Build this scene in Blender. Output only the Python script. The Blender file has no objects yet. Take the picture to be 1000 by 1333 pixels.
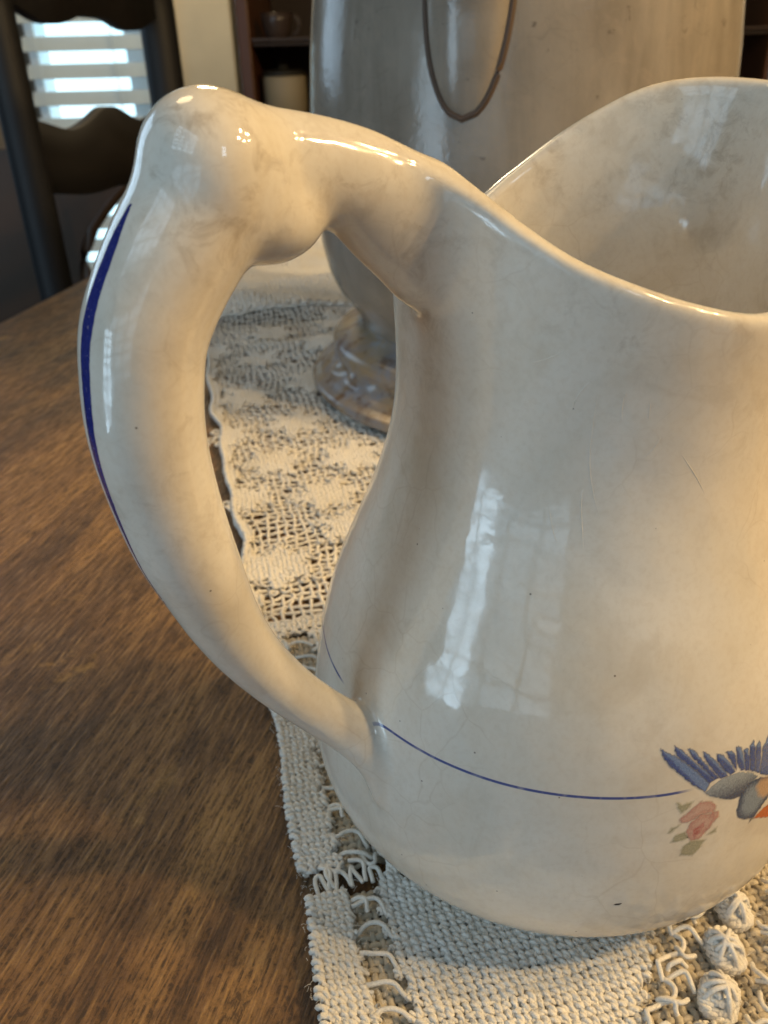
import bpy, math, random
import numpy as np
from mathutils import Vector, Matrix
import openvdb
random.seed(7); rng = np.random.default_rng(7)
sc = bpy.context.scene; COL = sc.collection
R_ = math.radians

# ---------------------------------------------------------------- camera
cd = bpy.data.cameras.new('camera'); cam = bpy.data.objects.new('camera', cd); COL.objects.link(cam)
cp, cr = R_(30.39), R_(-1.43)
fw = Vector((0, math.cos(cp), -math.sin(cp))); up0 = Vector((0, math.sin(cp), math.cos(cp))); rt0 = Vector((1, 0, 0))
rt = rt0*math.cos(cr) + up0*math.sin(cr); up = -rt0*math.sin(cr) + up0*math.cos(cr)
M = Matrix.Identity(4)
for i in range(3): M[i][0] = rt[i]; M[i][1] = up[i]; M[i][2] = -fw[i]
M.translation = Vector((-.0401, -.1538, .1686)); cam.matrix_world = M
cd.sensor_fit = 'VERTICAL'; cd.sensor_height = 36; cd.sensor_width = 27; cd.lens = 1080/1333*36
cd.clip_start = .005; cd.clip_end = 50
cd.dof.use_dof = True; cd.dof.focus_distance = .145; cd.dof.aperture_fstop = 31
sc.camera = cam
# ---------------------------------------------------------------- light and exposure
sc.view_settings.view_transform = 'Standard'; sc.view_settings.look = 'None'
sc.view_settings.exposure = .22; sc.view_settings.gamma = 1
W = bpy.data.worlds.new('World'); sc.world = W; W.use_nodes = True
W.node_tree.nodes['Background'].inputs[0].default_value = (.46, .49, .53, 1)
W.node_tree.nodes['Background'].inputs[1].default_value = .025
def lamp(name, kind, loc, power, color, target=None, **kw):
    d = bpy.data.lights.new(name, kind); d.energy = power; d.color = color
    for k, v in kw.items(): setattr(d, k, v)
    o = bpy.data.objects.new(name, d); COL.objects.link(o); o.location = loc
    if target is not None: o.rotation_euler = (Vector(target)-Vector(loc)).to_track_quat('-Z', 'Y').to_euler()
    return o
CH = Vector((.66, -.04, .68))
for k in range(5):
    a = k*2*math.pi/5+.3
    lamp('chandelier_bulb', 'POINT', CH+Vector(((.10+.04*(k*3 % 5))*math.cos(a), (.20-.03*(k*2 % 5))*math.sin(a), .05*((k*7) % 3)-.04)), 7.2*(.7+.15*k), (1, .69, .34), shadow_soft_size=.009+.003*k)
def window_or_fill_light(name, loc, target, sx, sy, power, color, cols, rows):
    o = lamp(name, 'AREA', loc, power, color, target, shape='RECTANGLE', size=sx, size_y=sy)
    d = o.data; d.use_nodes = True; nt = d.node_tree; n = nt.nodes; l = nt.links
    em = n['Emission']; g = n.new('ShaderNodeNewGeometry'); sp = n.new('ShaderNodeSeparateXYZ'); l.new(g.outputs['Parametric'], sp.inputs[0])
    def bars(out, count, duty):
        m = n.new('ShaderNodeMath'); m.operation = 'MULTIPLY'; l.new(out, m.inputs[0]); m.inputs[1].default_value = count
        f = n.new('ShaderNodeMath'); f.operation = 'FRACT'; l.new(m.outputs[0], f.inputs[0])
        c = n.new('ShaderNodeMath'); c.operation = 'LESS_THAN'; l.new(f.outputs[0], c.inputs[0]); c.inputs[1].default_value = duty
        return c.outputs[0]
    p = n.new('ShaderNodeMath'); p.operation = 'MULTIPLY'; l.new(bars(sp.outputs[0], cols, .86), p.inputs[0]); l.new(bars(sp.outputs[1], rows, .72), p.inputs[1])
    q = n.new('ShaderNodeMath'); q.operation = 'MULTIPLY_ADD'; l.new(p.outputs[0], q.inputs[0]); q.inputs[1].default_value = .9; q.inputs[2].default_value = .1
    l.new(q.outputs[0], em.inputs['Strength'])
    return o
window_or_fill_light('window_or_fill_light', (-1.31, -.82, .06), (-.03, -.03, .09), .42, .8, 7.5, (.60, .82, 1), 2, 7)
window_or_fill_light('window_or_fill_light', (-.92, -1.31, .22), (-.03, -.03, .07), 1.3, .9, 5, (.60, .82, 1), 3, 5)
window_or_fill_light('window_or_fill_light', (-1.0, -.85, 1.25), (-.05, 0, .06), 1.1, .8, 7, (.62, .82, 1), 4, 6)  # unseen cool fill added high at front left, not one of the windows
window_or_fill_light('window_or_fill_light', (-1.45, 1.25, .50), (-.08, 0, .02), .6, .7, 4.5, (.55, .78, 1), 3, 9)
window_or_fill_light('window_or_fill_light', (.53, -.96, .80), (-.05, -.03, .15), .17, .28, 1.3, (.62, .82, 1), 1, 3)  # small unseen light added for the bluish glint on the handle elbow
lamp('casing_fill', 'POINT', (-.28, 1.48, .80), 16, (1, .77, .46), shadow_soft_size=.12)  # unseen warm fill added to brighten the door casing and cabinet
lamp('table_sheen_light', 'AREA', (-.85, 1.10, 1.75), 5, (1, .73, .40), (-.12, 0, 0), shape='DISK', size=.55)  # unseen warm light added for the golden sheen on the tabletop

# ---------------------------------------------------------------- helpers
def link(o, parent=None):
    COL.objects.link(o)
    if parent: o.parent = parent
    return o
def empty(name, loc, label, cat, rz=0, group=None):
    o = bpy.data.objects.new(name, None); o.empty_display_size = .02; COL.objects.link(o)
    o.location = loc; o.rotation_euler = (0, 0, rz); o['label'] = label; o['category'] = cat
    if group: o['group'] = group
    return o
def mesh_np(name, V, F, mat, parent=None, smooth=True, kind=None, label=None):
    V = np.asarray(V, np.float32); F = np.asarray(F, np.int32)
    me = bpy.data.meshes.new(name); k = F.shape[1]
    me.vertices.add(len(V)); me.vertices.foreach_set('co', V.ravel())
    me.loops.add(F.size); me.loops.foreach_set('vertex_index', F.ravel())
    me.polygons.add(len(F)); me.polygons.foreach_set('loop_start', np.arange(0, F.size, k, dtype=np.int32))
    me.polygons.foreach_set('loop_total', np.full(len(F), k, np.int32)) if False else None
    me.update(calc_edges=True); me.validate()
    if smooth: me.polygons.foreach_set('use_smooth', np.ones(len(me.polygons), bool))
    if mat: me.materials.append(mat)
    o = bpy.data.objects.new(name, me); link(o, parent)
    if kind: o['kind'] = kind
    if label: o['label'] = label
    return o
class MB:
    def __init__(s): s.v = []; s.f = []; s.n = 0
    def add(s, V, F):
        V = np.asarray(V, float); s.v.append(V); s.f += [tuple(i+s.n for i in f) for f in F]; s.n += len(V); return s
    def box(s, x0, x1, y0, y1, z0, z1):
        V = [(x, y, z) for x in (x0, x1) for y in (y0, y1) for z in (z0, z1)]
        return s.add(V, [(0, 1, 3, 2), (4, 6, 7, 5), (0, 4, 5, 1), (2, 3, 7, 6), (0, 2, 6, 4), (1, 5, 7, 3)])
    def lathe(s, prof, n=64, cap=True):
        V = []; F = []
        for r, z in prof:
            for k in range(n): a = 2*math.pi*k/n; V.append((r*math.cos(a), r*math.sin(a), z))
        for i in range(len(prof)-1):
            for k in range(n): F.append((i*n+k, i*n+(k+1) % n, (i+1)*n+(k+1) % n, (i+1)*n+k))
        if cap: F.append(tuple(range(n))[::-1])
        return s.add(V, F)
    def prism(s, pts, y0, y1):          # outline in x,z pushed along y
        n = len(pts); V = [(x, y0, z) for x, z in pts]+[(x, y1, z) for x, z in pts]
        F = [tuple(range(n)), tuple(range(2*n-1, n-1, -1))]+[(i, i+n, (i+1) % n+n, (i+1) % n) for i in range(n)]
        return s.add(V, F)
    def tube(s, path, r, n=8, closed=False):
        V, F = tubes([np.asarray(path, float)], r, n, closed); return s.add(V, F.tolist())
    def build(s, name, mat, parent=None, smooth=False, bevel=0, kind=None, label=None):
        me = bpy.data.meshes.new(name); me.from_pydata(np.concatenate(s.v).tolist(), [], s.f); me.update()
        me.polygons.foreach_set('use_smooth', [smooth]*len(me.polygons)); me.materials.append(mat)
        o = bpy.data.objects.new(name, me); link(o, parent)
        if bevel:
            m = o.modifiers.new('bevel', 'BEVEL'); m.width = bevel; m.segments = 2; m.limit_method = 'ANGLE'
        if kind: o['kind'] = kind
        if label: o['label'] = label
        return o
def tubes(paths, r, sides=5, closed=False):
    """many tubes; paths: list of (n,3); r scalar or list of per-point radii"""
    VV = []; FF = []; off = 0
    for pi, P in enumerate(paths):
        P = np.asarray(P, float); n = len(P)
        T = (np.roll(P, -1, 0)-np.roll(P, 1, 0)) if closed else np.gradient(P, axis=0)
        T /= np.linalg.norm(T, axis=1)[:, None]+1e-12
        ref = np.where(np.abs(T[:, 2:3]) > .95, np.array([[1., 0, 0]]), np.array([[0, 0, 1.]]))
        N1 = np.cross(T, ref); N1 /= np.linalg.norm(N1, axis=1)[:, None]+1e-12
        N2 = np.cross(N1, T)
        a = np.arange(sides)*2*np.pi/sides
        rr = np.broadcast_to(np.asarray(r[pi] if isinstance(r, list) else r, float), (n,))[:, None, None]
        V = P[:, None, :]+rr*(np.cos(a)[None, :, None]*N1[:, None, :]+np.sin(a)[None, :, None]*N2[:, None, :])
        m = n if closed else n-1
        i = np.arange(m)[:, None]*sides; j = ((np.arange(m)+1) % n)[:, None]*sides; k = np.arange(sides)[None]; k2 = (k+1) % sides
        FF.append(np.stack([i+k, j+k, j+k2, i+k2], -1).reshape(-1, 4)+off); VV.append(V.reshape(-1, 3)); off += n*sides
    return np.concatenate(VV), np.concatenate(FF)
def spline(zk, rk, z):
    zk = np.asarray(zk, float); rk = np.asarray(rk, float); n = len(zk); h = np.diff(zk); A = np.eye(n); b = np.zeros(n)
    for i in range(1, n-1):
        A[i, i-1] = h[i-1]; A[i, i] = 2*(h[i-1]+h[i]); A[i, i+1] = h[i]; b[i] = 6*((rk[i+1]-rk[i])/h[i]-(rk[i]-rk[i-1])/h[i-1])
    m = np.linalg.solve(A, b); z = np.clip(z, zk[0], zk[-1]); i = np.clip(np.searchsorted(zk, z)-1, 0, n-2); t = z-zk[i]; H = h[i]
    return rk[i]+t*((rk[i+1]-rk[i])/H-H*(2*m[i]+m[i+1])/6)+m[i]*t*t/2+(m[i+1]-m[i])*t**3/(6*H)

# ---------------------------------------------------------------- materials
class NT:
    def __init__(s, name):
        s.m = bpy.data.materials.new(name); s.m.use_nodes = True; s.t = s.m.node_tree; s.n = s.t.nodes; s.b = s.n['Principled BSDF']
        s.co = s.n.new('ShaderNodeTexCoord')
    def set(s, **k):
        for a, v in k.items(): s.b.inputs[a.replace('_', ' ')].default_value = v
        return s
    def lk(s, a, b): s.t.links.new(a, b); return s
    def mapping(s, scale=(1, 1, 1), rot=(0, 0, 0), out='Object'):
        m = s.n.new('ShaderNodeMapping'); m.inputs['Scale'].default_value = scale; m.inputs['Rotation'].default_value = rot
        s.lk(s.co.outputs[out], m.inputs[0]); return m.outputs[0]
    def noise(s, vec, scale, detail=3, rough=.5, dist=0):
        x = s.n.new('ShaderNodeTexNoise'); x.inputs['Scale'].default_value = scale; x.inputs['Detail'].default_value = detail
        x.inputs['Roughness'].default_value = rough; x.inputs['Distortion'].default_value = dist; s.lk(vec, x.inputs['Vector']); return x.outputs['Fac']
    def voro(s, vec, scale, feature='F1', rand=1):
        x = s.n.new('ShaderNodeTexVoronoi'); x.feature = feature; x.inputs['Scale'].default_value = scale; x.inputs['Randomness'].default_value = rand
        s.lk(vec, x.inputs['Vector']); return x
    def ramp(s, fac, stops, interp='LINEAR'):
        x = s.n.new('ShaderNodeValToRGB'); x.color_ramp.interpolation = interp; e = x.color_ramp.elements
        while len(e) < len(stops): e.new(.5)
        for el, (p, c) in zip(e, stops):
            el.position = p; el.color = (c, c, c, 1) if not isinstance(c, tuple) else (*c, 1)
        s.lk(fac, x.inputs[0]); return x.outputs[0]
    def mix(s, fac, a, b, mode='MIX'):
        x = s.n.new('ShaderNodeMix'); x.data_type = 'RGBA'; x.blend_type = mode
        for v, i in ((fac, 0), (a, 6), (b, 7)):
            if hasattr(v, 'links'): s.lk(v, x.inputs[i])
            else: x.inputs[i].default_value = v if i == 0 else (*v, 1)
        return x.outputs[2]
    def math(s, op, a, b=None, c=None):
        x = s.n.new('ShaderNodeMath'); x.operation = op
        for i, v in enumerate((a, b, c)):
            if v is None: continue
            if hasattr(v, 'links'): s.lk(v, x.inputs[i])
            else: x.inputs[i].default_value = v
        return x.outputs[0]
    def bump(s, h, strength, dist, prev=None):
        x = s.n.new('ShaderNodeBump'); x.inputs['Strength'].default_value = strength; x.inputs['Distance'].default_value = dist
        s.lk(h, x.inputs['Height'])
        if prev is not None: s.lk(prev, x.inputs['Normal'])
        return x.outputs[0]
    def col(s, c): s.lk(c, s.b.inputs['Base Color']); return s
    def nor(s, c): s.lk(c, s.b.inputs['Normal']); return s
    def attr(s, name):
        x = s.n.new('ShaderNodeAttribute'); x.attribute_name = name; return x
def plain(name, color, rough=.5, **k):
    m = NT(name); v = m.mapping(); n = m.noise(v, 9, 4)
    m.col(m.mix(n, tuple(c*.8 for c in color), tuple(min(1, c*1.2) for c in color))); m.set(Roughness=rough, **k); return m.m

def glaze(name, stroke=False, line=False):
    m = NT(name); v = m.mapping()
    stain = m.noise(v, 28, 5, .6, .4); blot = m.noise(v, 95, 4, .6); fine = m.noise(v, 900, 2, .6)
    c = m.mix(m.ramp(stain, [(.35, 0.), (.72, 1.)]), (.765, .722, .63), (.655, .59, .475))
    c = m.mix(m.ramp(blot, [(.54, 0.), (.78, .28)]), c, (.59, .51, .40))
    c = m.mix(m.ramp(fine, [(.45, 0.), (.8, .25)]), c, (.55, .46, .34))
    g1 = m.noise(v, 210, 5, .7, .6); g2 = m.noise(v, 24, 3, .6)
    zz = m.n.new('ShaderNodeSeparateXYZ'); m.lk(v, zz.inputs[0])
    zhi = m.ramp(m.math('MULTIPLY', zz.outputs[2], 6.0), [(.55, .25), (.85, .9)])
    gm = m.math('MULTIPLY', m.math('MULTIPLY', m.ramp(g1, [(.5, 0.), (.68, 1.)]), m.ramp(g2, [(.42, 0.), (.62, 1.)])), zhi)
    c = m.mix(m.math('MULTIPLY', gm, .55), c, (.33, .255, .17))
    g3 = m.noise(v, 55, 4, .65, .8); c = m.mix(m.ramp(g3, [(.57, 0.), (.70, .24)]), c, (.50, .41, .29))
    # crazing: two nets of hair lines, only in patches
    wob = m.n.new('ShaderNodeTexNoise'); wob.inputs['Scale'].default_value = 90; m.lk(v, wob.inputs['Vector'])
    wv = m.n.new('ShaderNodeVectorMath'); wv.operation = 'MULTIPLY_ADD'; m.lk(wob.outputs['Color'], wv.inputs[0]); wv.inputs[1].default_value = (.008, .008, .008); m.lk(v, wv.inputs[2])
    craze = m.voro(wv.outputs[0], 95, 'DISTANCE_TO_EDGE').outputs['Distance']
    cl = m.ramp(craze, [(.0, 1.), (.022, 0.)]); patch = m.ramp(m.noise(v, 40, 2), [(.47, .0), (.62, 1.)])
    cl = m.math('MULTIPLY', cl, patch)
    c = m.mix(m.math('MULTIPLY', cl, .22), c, (.45, .36, .25))
    # dark pin holes and specks
    vo = m.voro(v, 210); d = m.ramp(vo.outputs['Distance'], [(.028, 1.), (.05, 0.)])
    sepc = m.n.new('ShaderNodeSeparateColor'); m.lk(vo.outputs['Color'], sepc.inputs[0])
    keep = m.math('GREATER_THAN', sepc.outputs[0], .62); sp = m.math('MULTIPLY', d, keep)
    c = m.mix(m.math('MULTIPLY', sp, .75), c, (.10, .07, .05))
    if line:
        # hand painted hair line round the belly
        s = m.n.new('ShaderNodeSeparateXYZ'); m.lk(v, s.inputs[0])
        wz = m.math('MULTIPLY_ADD', m.noise(v, 30, 1), .0006, -.0003)
        dz = m.math('ABSOLUTE', m.math('SUBTRACT', m.math('ADD', s.outputs[2], wz), .0514))
        l = m.ramp(m.math('MULTIPLY', dz, 1000), [(.20, 1.), (.33, 0.)])
        l = m.math('MULTIPLY', l, m.attr('line').outputs['Fac'])
        l = m.math('MULTIPLY', l, m.ramp(m.noise(v, 400, 2), [(.3, .65), (.5, .95)]))
        c = m.mix(l, c, (.045, .075, .26))
    if stroke:
        a = m.attr('stroke').outputs['Fac']; a2 = m.math('MULTIPLY_ADD', m.noise(v, 700, 2), .12, a)
        l = m.ramp(a2, [(.53, 0.), (.60, 1.)])
        blue = m.mix(m.noise(v, 1500, 3), (.012, .014, .12), (.035, .045, .22))
        speck = m.ramp(m.noise(v, 2600, 2), [(.66, 0.), (.74, .6)])
        blue = m.mix(speck, blue, (.35, .32, .35))
        c = m.mix(l, c, blue)
    m.col(c)
    m.set(Roughness=.09, IOR=1.52)
    m.lk(m.ramp(blot, [(.4, .06), (.75, .16)]), m.b.inputs['Roughness'])
    h = m.math('ADD', m.noise(v, 60, 2), m.math('MULTIPLY', m.noise(v, 300, 2), .07))
    n = m.bump(h, .34, .0016); n = m.bump(m.math('ADD', m.math('MULTIPLY', cl, .5), m.math('MULTIPLY', sp, -1.)), .03, .0003, n)
    m.nor(n)
    return m.m
GLAZE_W = glaze('cream_glaze_wrinkle'); GLAZE = glaze('cream_glaze', line=True); GLAZE_H = glaze('cream_glaze_handle', stroke=True)

def wood_table():
    m = NT('old_table_wood'); rz = -math.atan2(.16, .987)
    # stretched so that the grain runs along the table
    def gv(sx, sy):
        a = m.n.new('ShaderNodeMapping'); a.inputs['Rotation'].default_value = (0, 0, .05); m.lk(m.co.outputs['Object'], a.inputs[0])
        b = m.n.new('ShaderNodeMapping'); b.inputs['Scale'].default_value = (sx, sy, 1); m.lk(a.outputs[0], b.inputs[0]); return b.outputs[0]
    pores = m.noise(gv(950, 80), 1, 5, .68, .25); fleck = m.noise(gv(700, 480), 1, 5, .75, .6); fig = m.noise(gv(60, 6), 1, 4, .6, .8); worn = m.noise(gv(30, 20), 1, 6, .7, .4); fine = m.noise(gv(1700, 1100), 1, 3, .7)
    c = m.ramp(fig, [(.3, (.085, .041, .013)), (.5, (.225, .112, .035)), (.72, (.42, .225, .070))])
    pm = m.math('MULTIPLY', m.ramp(pores, [(.44, 1.), (.54, 0.)]), m.ramp(fleck, [(.42, .25), (.56, 1.)]))
    c = m.mix(m.math('MULTIPLY', pm, .85), c, (.030, .015, .007))
    c = m.mix(m.ramp(pores, [(.56, 0.), (.68, .6)]), c, (.58, .33, .10))
    c = m.mix(m.ramp(worn, [(.60, 0.), (.70, .7)]), c, (.66, .38, .11))
    c = m.mix(m.ramp(fine, [(.36, .3), (.5, 0.)]), c, (.028, .016, .009))
    big = m.noise(gv(9, 5), 1, 4, .6, .6); c = m.mix(m.ramp(big, [(.44, .0), (.62, .4)]), c, (.045, .026, .016))
    m.col(c); m.lk(m.ramp(pores, [(.4, .62), (.62, .30)]), m.b.inputs['Roughness']); m.b.inputs['Specular IOR Level'].default_value = .5
    n = m.bump(pores, .9, .0010); n = m.bump(fleck, .8, .0006, n); n = m.bump(fine, .2, .0003, n); m.nor(n); return m.m
TABLE = wood_table()
def cotton(name, a, b):
    m = NT(name); v = m.mapping(); n = m.noise(v, 2600, 3, .6); big = m.noise(v, 45, 3)
    c = m.mix(m.ramp(big, [(.35, 0.), (.7, 1.)]), a, b); c = m.mix(m.ramp(n, [(.35, .28), (.6, 0.)]), c, tuple(x*.6 for x in b))
    m.col(c); m.set(Roughness=.92); m.b.inputs['Sheen Weight'].default_value = .25; m.nor(m.bump(n, .7, .0004)); return m.m
COTTON = cotton('cream_cotton', (.88, .85, .78), (.80, .75, .65)); COTTON_SHADED = cotton('shaded_cotton', (.66, .59, .46), (.55, .47, .34))  # second cotton is for the under layer: its shade is put into the colour
def stone():
    m = NT('grey_stoneware'); v = m.mapping(); v2 = m.mapping((60, 60, 9))
    n = m.noise(v, 20, 5, .6); s = m.noise(v2, 1, 4, .6, .5); sc_ = m.noise(v, 130, 3, .7, 1.2)
    c = m.mix(m.ramp(n, [(.3, 0.), (.7, 1.)]), (.31, .275, .225), (.225, .195, .155)); c = m.mix(m.ramp(s, [(.42, 0.), (.66, .5)]), c, (.15, .125, .095)); c = m.mix(m.ramp(m.noise(v, 48, 5, .7, 1.), [(.5, 0.), (.66, .5)]), c, (.30, .255, .20))
    c = m.mix(m.ramp(sc_, [(.66, 0.), (.74, .6)]), c, (.07, .055, .045)); wob = m.n.new('ShaderNodeTexNoise'); wob.inputs['Scale'].default_value = 40; m.lk(v, wob.inputs['Vector'])
    wv = m.n.new('ShaderNodeVectorMath'); wv.operation = 'MULTIPLY_ADD'; m.lk(wob.outputs['Color'], wv.inputs[0]); wv.inputs[1].default_value = (.02, .02, .02); m.lk(v, wv.inputs[2])
    ck = m.ramp(m.voro(wv.outputs[0], 75, 'DISTANCE_TO_EDGE').outputs['Distance'], [(0., .30), (.016, 0.)]); ck = m.math('MULTIPLY', ck, m.ramp(n, [(.42, 0.), (.6, 1.)])); c = m.mix(ck, c, (.12, .095, .075))
    m.col(c); m.set(Roughness=.17, IOR=1.45)
    m.nor(m.bump(m.math('ADD', n, m.math('MULTIPLY', sc_, .3)), .16, .003)); return m.m
STONE = stone(); GROOVE = plain('brown_crack', (.075, .045, .026), .6)
def ribbed():
    m = NT('pale_moulding'); v = m.mapping(); c = m.mix(m.ramp(m.noise(v, 60, 4, .6, .5), [(.38, 0.), (.6, 1.)]), (.24, .235, .25), (.29, .22, .14))
    c = m.mix(m.ramp(m.noise(v, 110, 4, .6), [(.52, 0.), (.66, .8)]), c, (.13, .075, .04)); m.col(c); m.set(Roughness=.25); return m.m
RIBBED = ribbed()
DARKWOOD = plain('black_painted_wood', (.005, .0055, .007), .6); SLATWOOD = plain('dark_slat_wood', (.008, .007, .0065), .7)
BENT = plain('brown_bentwood', (.06, .034, .018), .4); CASING = plain('cream_casing_paint', (.82, .70, .47), .5)
WALL = plain('wall_paint', (.20, .17, .13), .8); FLOOR = plain('floor_boards', (.10, .07, .05), .5)
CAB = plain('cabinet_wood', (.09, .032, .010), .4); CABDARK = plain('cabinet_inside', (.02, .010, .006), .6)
BLIND = plain('white_blind', (.55, .66, .73), .45); FRAME = plain('window_frame_paint', (.75, .78, .80), .4)
CUP = plain('pale_china', (.055, .038, .030), .3); BOX = plain('cream_box', (.30, .25, .16), .6); TIN = plain('dark_tin', (.020, .018, .012), .5)
VASE = plain('grey_glaze', (.30, .32, .33), .3)
def pane_mat():
    m = NT('daylit_pane'); v = m.mapping(); n = m.noise(v, 7, 3)
    c = m.mix(n, (.50, .86, 1.), (.80, .96, 1.)); m.lk(c, m.b.inputs['Emission Color']); m.set(Emission_Strength=1.35, Roughness=.1); m.col(c); return m.m
PANE = pane_mat()

# ---------------------------------------------------------------- the pitcher
PZ = np.array([-.004, .004, .009, .024, .042, .060, .081, .102, .120, .138, .152, .166])
PR = np.array([.0400, .0485, .0532, .0582, .0565, .0523, .0440, .0378, .0372, .0384, .0402, .0420])
RIMA = np.array([0, 11, 18, 25, 33, 41, 48, 61, 77, 87, 97, 105, 115, 124, 133, 140, 146, 152, 159, 167, 173, 180.])
RIMZ = np.array([.1490, .1474, .1447, .1422, .1394, .1375, .1361, .1335, .1308, .1322, .1362, .1396, .1435, .1475, .1510, .1534, .1556, .1571, .1580, .1584, .1583, .1578])
RIMF = np.array([0, 11, 18, 25, 33, 41, 48, 61, 70, 77, 86, 96, 108, 122, 136, 150, 162, 173, 180.])       # the near side
RIMFZ = np.array([.1490, .1474, .1447, .1422, .1394, .1374, .1358, .1330, .1314, .1302, .1292, .1290, .1315, .1390, .1480, .1545, .1575, .1580, .1578])
AXD = 217.
def rim_z(t):
    d = (np.degrees(t)-AXD+180) % 360-180; x = np.arange(-190, 191.); y = np.where(x < 0, np.interp(-x, RIMA, RIMZ), np.interp(x, RIMF, RIMFZ))
    y = np.convolve(np.pad(y, 9, 'edge'), np.hanning(21)[1:-1]/np.hanning(21).sum(), 'valid'); return np.interp(d, x, y)
_zt = np.linspace(-.01, .18, 1901); _rt = spline(PZ, PR, _zt); _st = np.gradient(_rt, _zt)
def body_r(t, z):
    d = (np.degrees(t)-37+180) % 360-180
    u = np.clip((z-.108)/.05, 0, 1.2); return np.interp(z, _zt, _rt)+.007*u*u*np.exp(-(d/34)**2)
def smin(a, b, k):
    h = np.maximum(k-np.abs(a-b), 0)/k; return np.minimum(a, b)-h*h*h*k/6
def smax(a, b, k): return -smin(-a, -b, k)
HAZ = R_(212)
HC = np.array([(.0564, .0350, .0008), (.0553, .0425, .0042), (.0584, .0486, .0050), (.0654, .0571, .0048), (.0732, .0688, .0052), (.0788, .0808, .0060), (.0817, .0903, .0068), (.0839, .0986, .0075), (.0853, .1058, .0078), (.0863, .1133, .0080), (.0866, .1209, .0082), (.0858, .1282, .0083), (.0843, .1341, .0084), (.0810, .1400, .0085), (.0772, .1452, .0087), (.0728, .1500, .0086), (.0690, .1520, .0084), (.0636, .1519, .0079), (.0574, .1514, .0071), (.0513, .1496, .0068), (.0453, .1464, .0060), (.0385, .1434, .0046)])
BLOBS = [(.0655, .1462, .0062), (.0728, .1545, .0082), (.0615, .1452, .0036), (.0470, .1438, .0044), (.0432, .1400, .0042), (.0402, .1345, .0030)]
H_ = .0006
def build_pitcher():
    # work in a frame turned so that the handle lies along +x
    xs = np.arange(-.066, .1000, H_); ys = np.arange(-.066, .066, H_); zs = np.arange(-.004, .168, H_)
    X, Y, Z = np.meshgrid(xs, ys, zs, indexing='ij'); X = X.astype(np.float32); Y = Y.astype(np.float32); Z = Z.astype(np.float32)
    Rr = np.hypot(X, Y); T = np.arctan2(Y, X)+HAZ
    tt = np.radians(np.arange(-360, 720)); rz = rim_z(tt)
    ro = body_r(T, Z); sl = np.interp(Z, _zt, _st); ro_s = 1/np.sqrt(1+sl*sl)
    fo = (Rr-ro)*ro_s; top = (Z-np.interp(T, tt, rz))*.93
    solid = smax(smax(fo, -Z, .007), top, .0030)
    cav = smax((Rr-(ro-.0044))*ro_s, .006-Z, .010)
    # handle
    n = len(HC); u = np.linspace(0, n-1, 170); C = np.stack([spline(np.arange(n), HC[:, k], u) for k in range(3)], -1)
    CY = np.interp(u, [0, 1, 2, 3, 4], [.0106, .0074, .0036, .0012, 0])
    ix = np.searchsorted(xs, .030); iy0, iy1 = np.searchsorted(ys, -.019), np.searchsorted(ys, .019); iz = np.searchsorted(zs, .018)
    x = X[ix:, iy0:iy1, iz:]; y = Y[ix:, iy0:iy1, iz:]; z = Z[ix:, iy0:iy1, iz:]
    hd = np.full(x.shape, .02, np.float32); hs = np.zeros(x.shape, np.float32)
    xv = xs[ix:]; zv = zs[iz:]
    for i in range(len(C)-1):
        a, b = C[i], C[i+1]; m = .018
        i0, i1 = np.searchsorted(xv, min(a[0], b[0])-m), np.searchsorted(xv, max(a[0], b[0])+m)
        k0, k1 = np.searchsorted(zv, min(a[1], b[1])-m), np.searchsorted(zv, max(a[1], b[1])+m)
        s = (slice(i0, i1), slice(None), slice(k0, k1)); d = b[:2]-a[:2]; L2 = d@d
        px = x[s]-a[0]; pz = z[s]-a[1]; t = np.clip((px*d[0]+pz*d[1])/L2, 0, 1)
        ky = np.interp(i/(len(C)-1), [0, .1, .35, .6, .70, .80, 1], [.95, .92, 1.04, 1.08, 1.12, .68, .84])
        q = np.sqrt((px-t*d[0])**2+(pz-t*d[1])**2+((y[s]-CY[i]-t*(CY[i+1]-CY[i]))/ky)**2)-(a[2]+t*(b[2]-a[2]))
        better = q < hd[s]; hd[s] = np.where(better, q, hd[s]); hs[s] = np.where(better, (i+t)/(len(C)-1), hs[s])
    for bx, bz, br in BLOBS:
        hd = smin(hd, np.sqrt((x-bx)**2+(z-bz)**2+(y/(1.2 if bx > .05 else .62))**2)-br, .0050 if bx > .05 else .011)
    S = solid.copy(); sub = (slice(ix, None), slice(iy0, iy1), slice(iz, None))
    edge = np.maximum(0, np.abs(y)-.0155)*3            # let the join fade before the sub-box ends
    S[sub] = smin(solid[sub], hd+edge, .0046+.0105*np.clip((z-.075)/.05, 0, 1))
    S = smax(S, -cav, .0030)
    band = 4*H_; Sc = np.clip(S, -band, band).astype(np.float32)
    g = openvdb.FloatGrid(band); g.copyFromArray(np.ascontiguousarray(Sc), tolerance=0)
    P, Q = g.convertToQuads(isovalue=0.0); P = np.asarray(P, float); Q = np.asarray(Q, np.int64)
    def samp(A, p):
        i = np.clip(np.floor(p).astype(int), 0, np.array(A.shape)-2); f = p-i; out = 0
        for a in (0, 1):
            for b in (0, 1):
                for c in (0, 1):
                    w = (f[:, 0] if a else 1-f[:, 0])*(f[:, 1] if b else 1-f[:, 1])*(f[:, 2] if c else 1-f[:, 2])
                    out = out+w*A[i[:, 0]+a, i[:, 1]+b, i[:, 2]+c]
        return out
    def grad(p, e=1.0):
        return np.stack([samp(S, p+np.eye(3)[k]*e)-samp(S, p-np.eye(3)[k]*e) for k in range(3)], -1)/(2*e*H_)
    for _ in range(2):
        G = grad(P, .7); v = samp(S, P); P = P-(v/(np.sum(G*G, 1)+1e-6))[:, None]*G/H_
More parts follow.
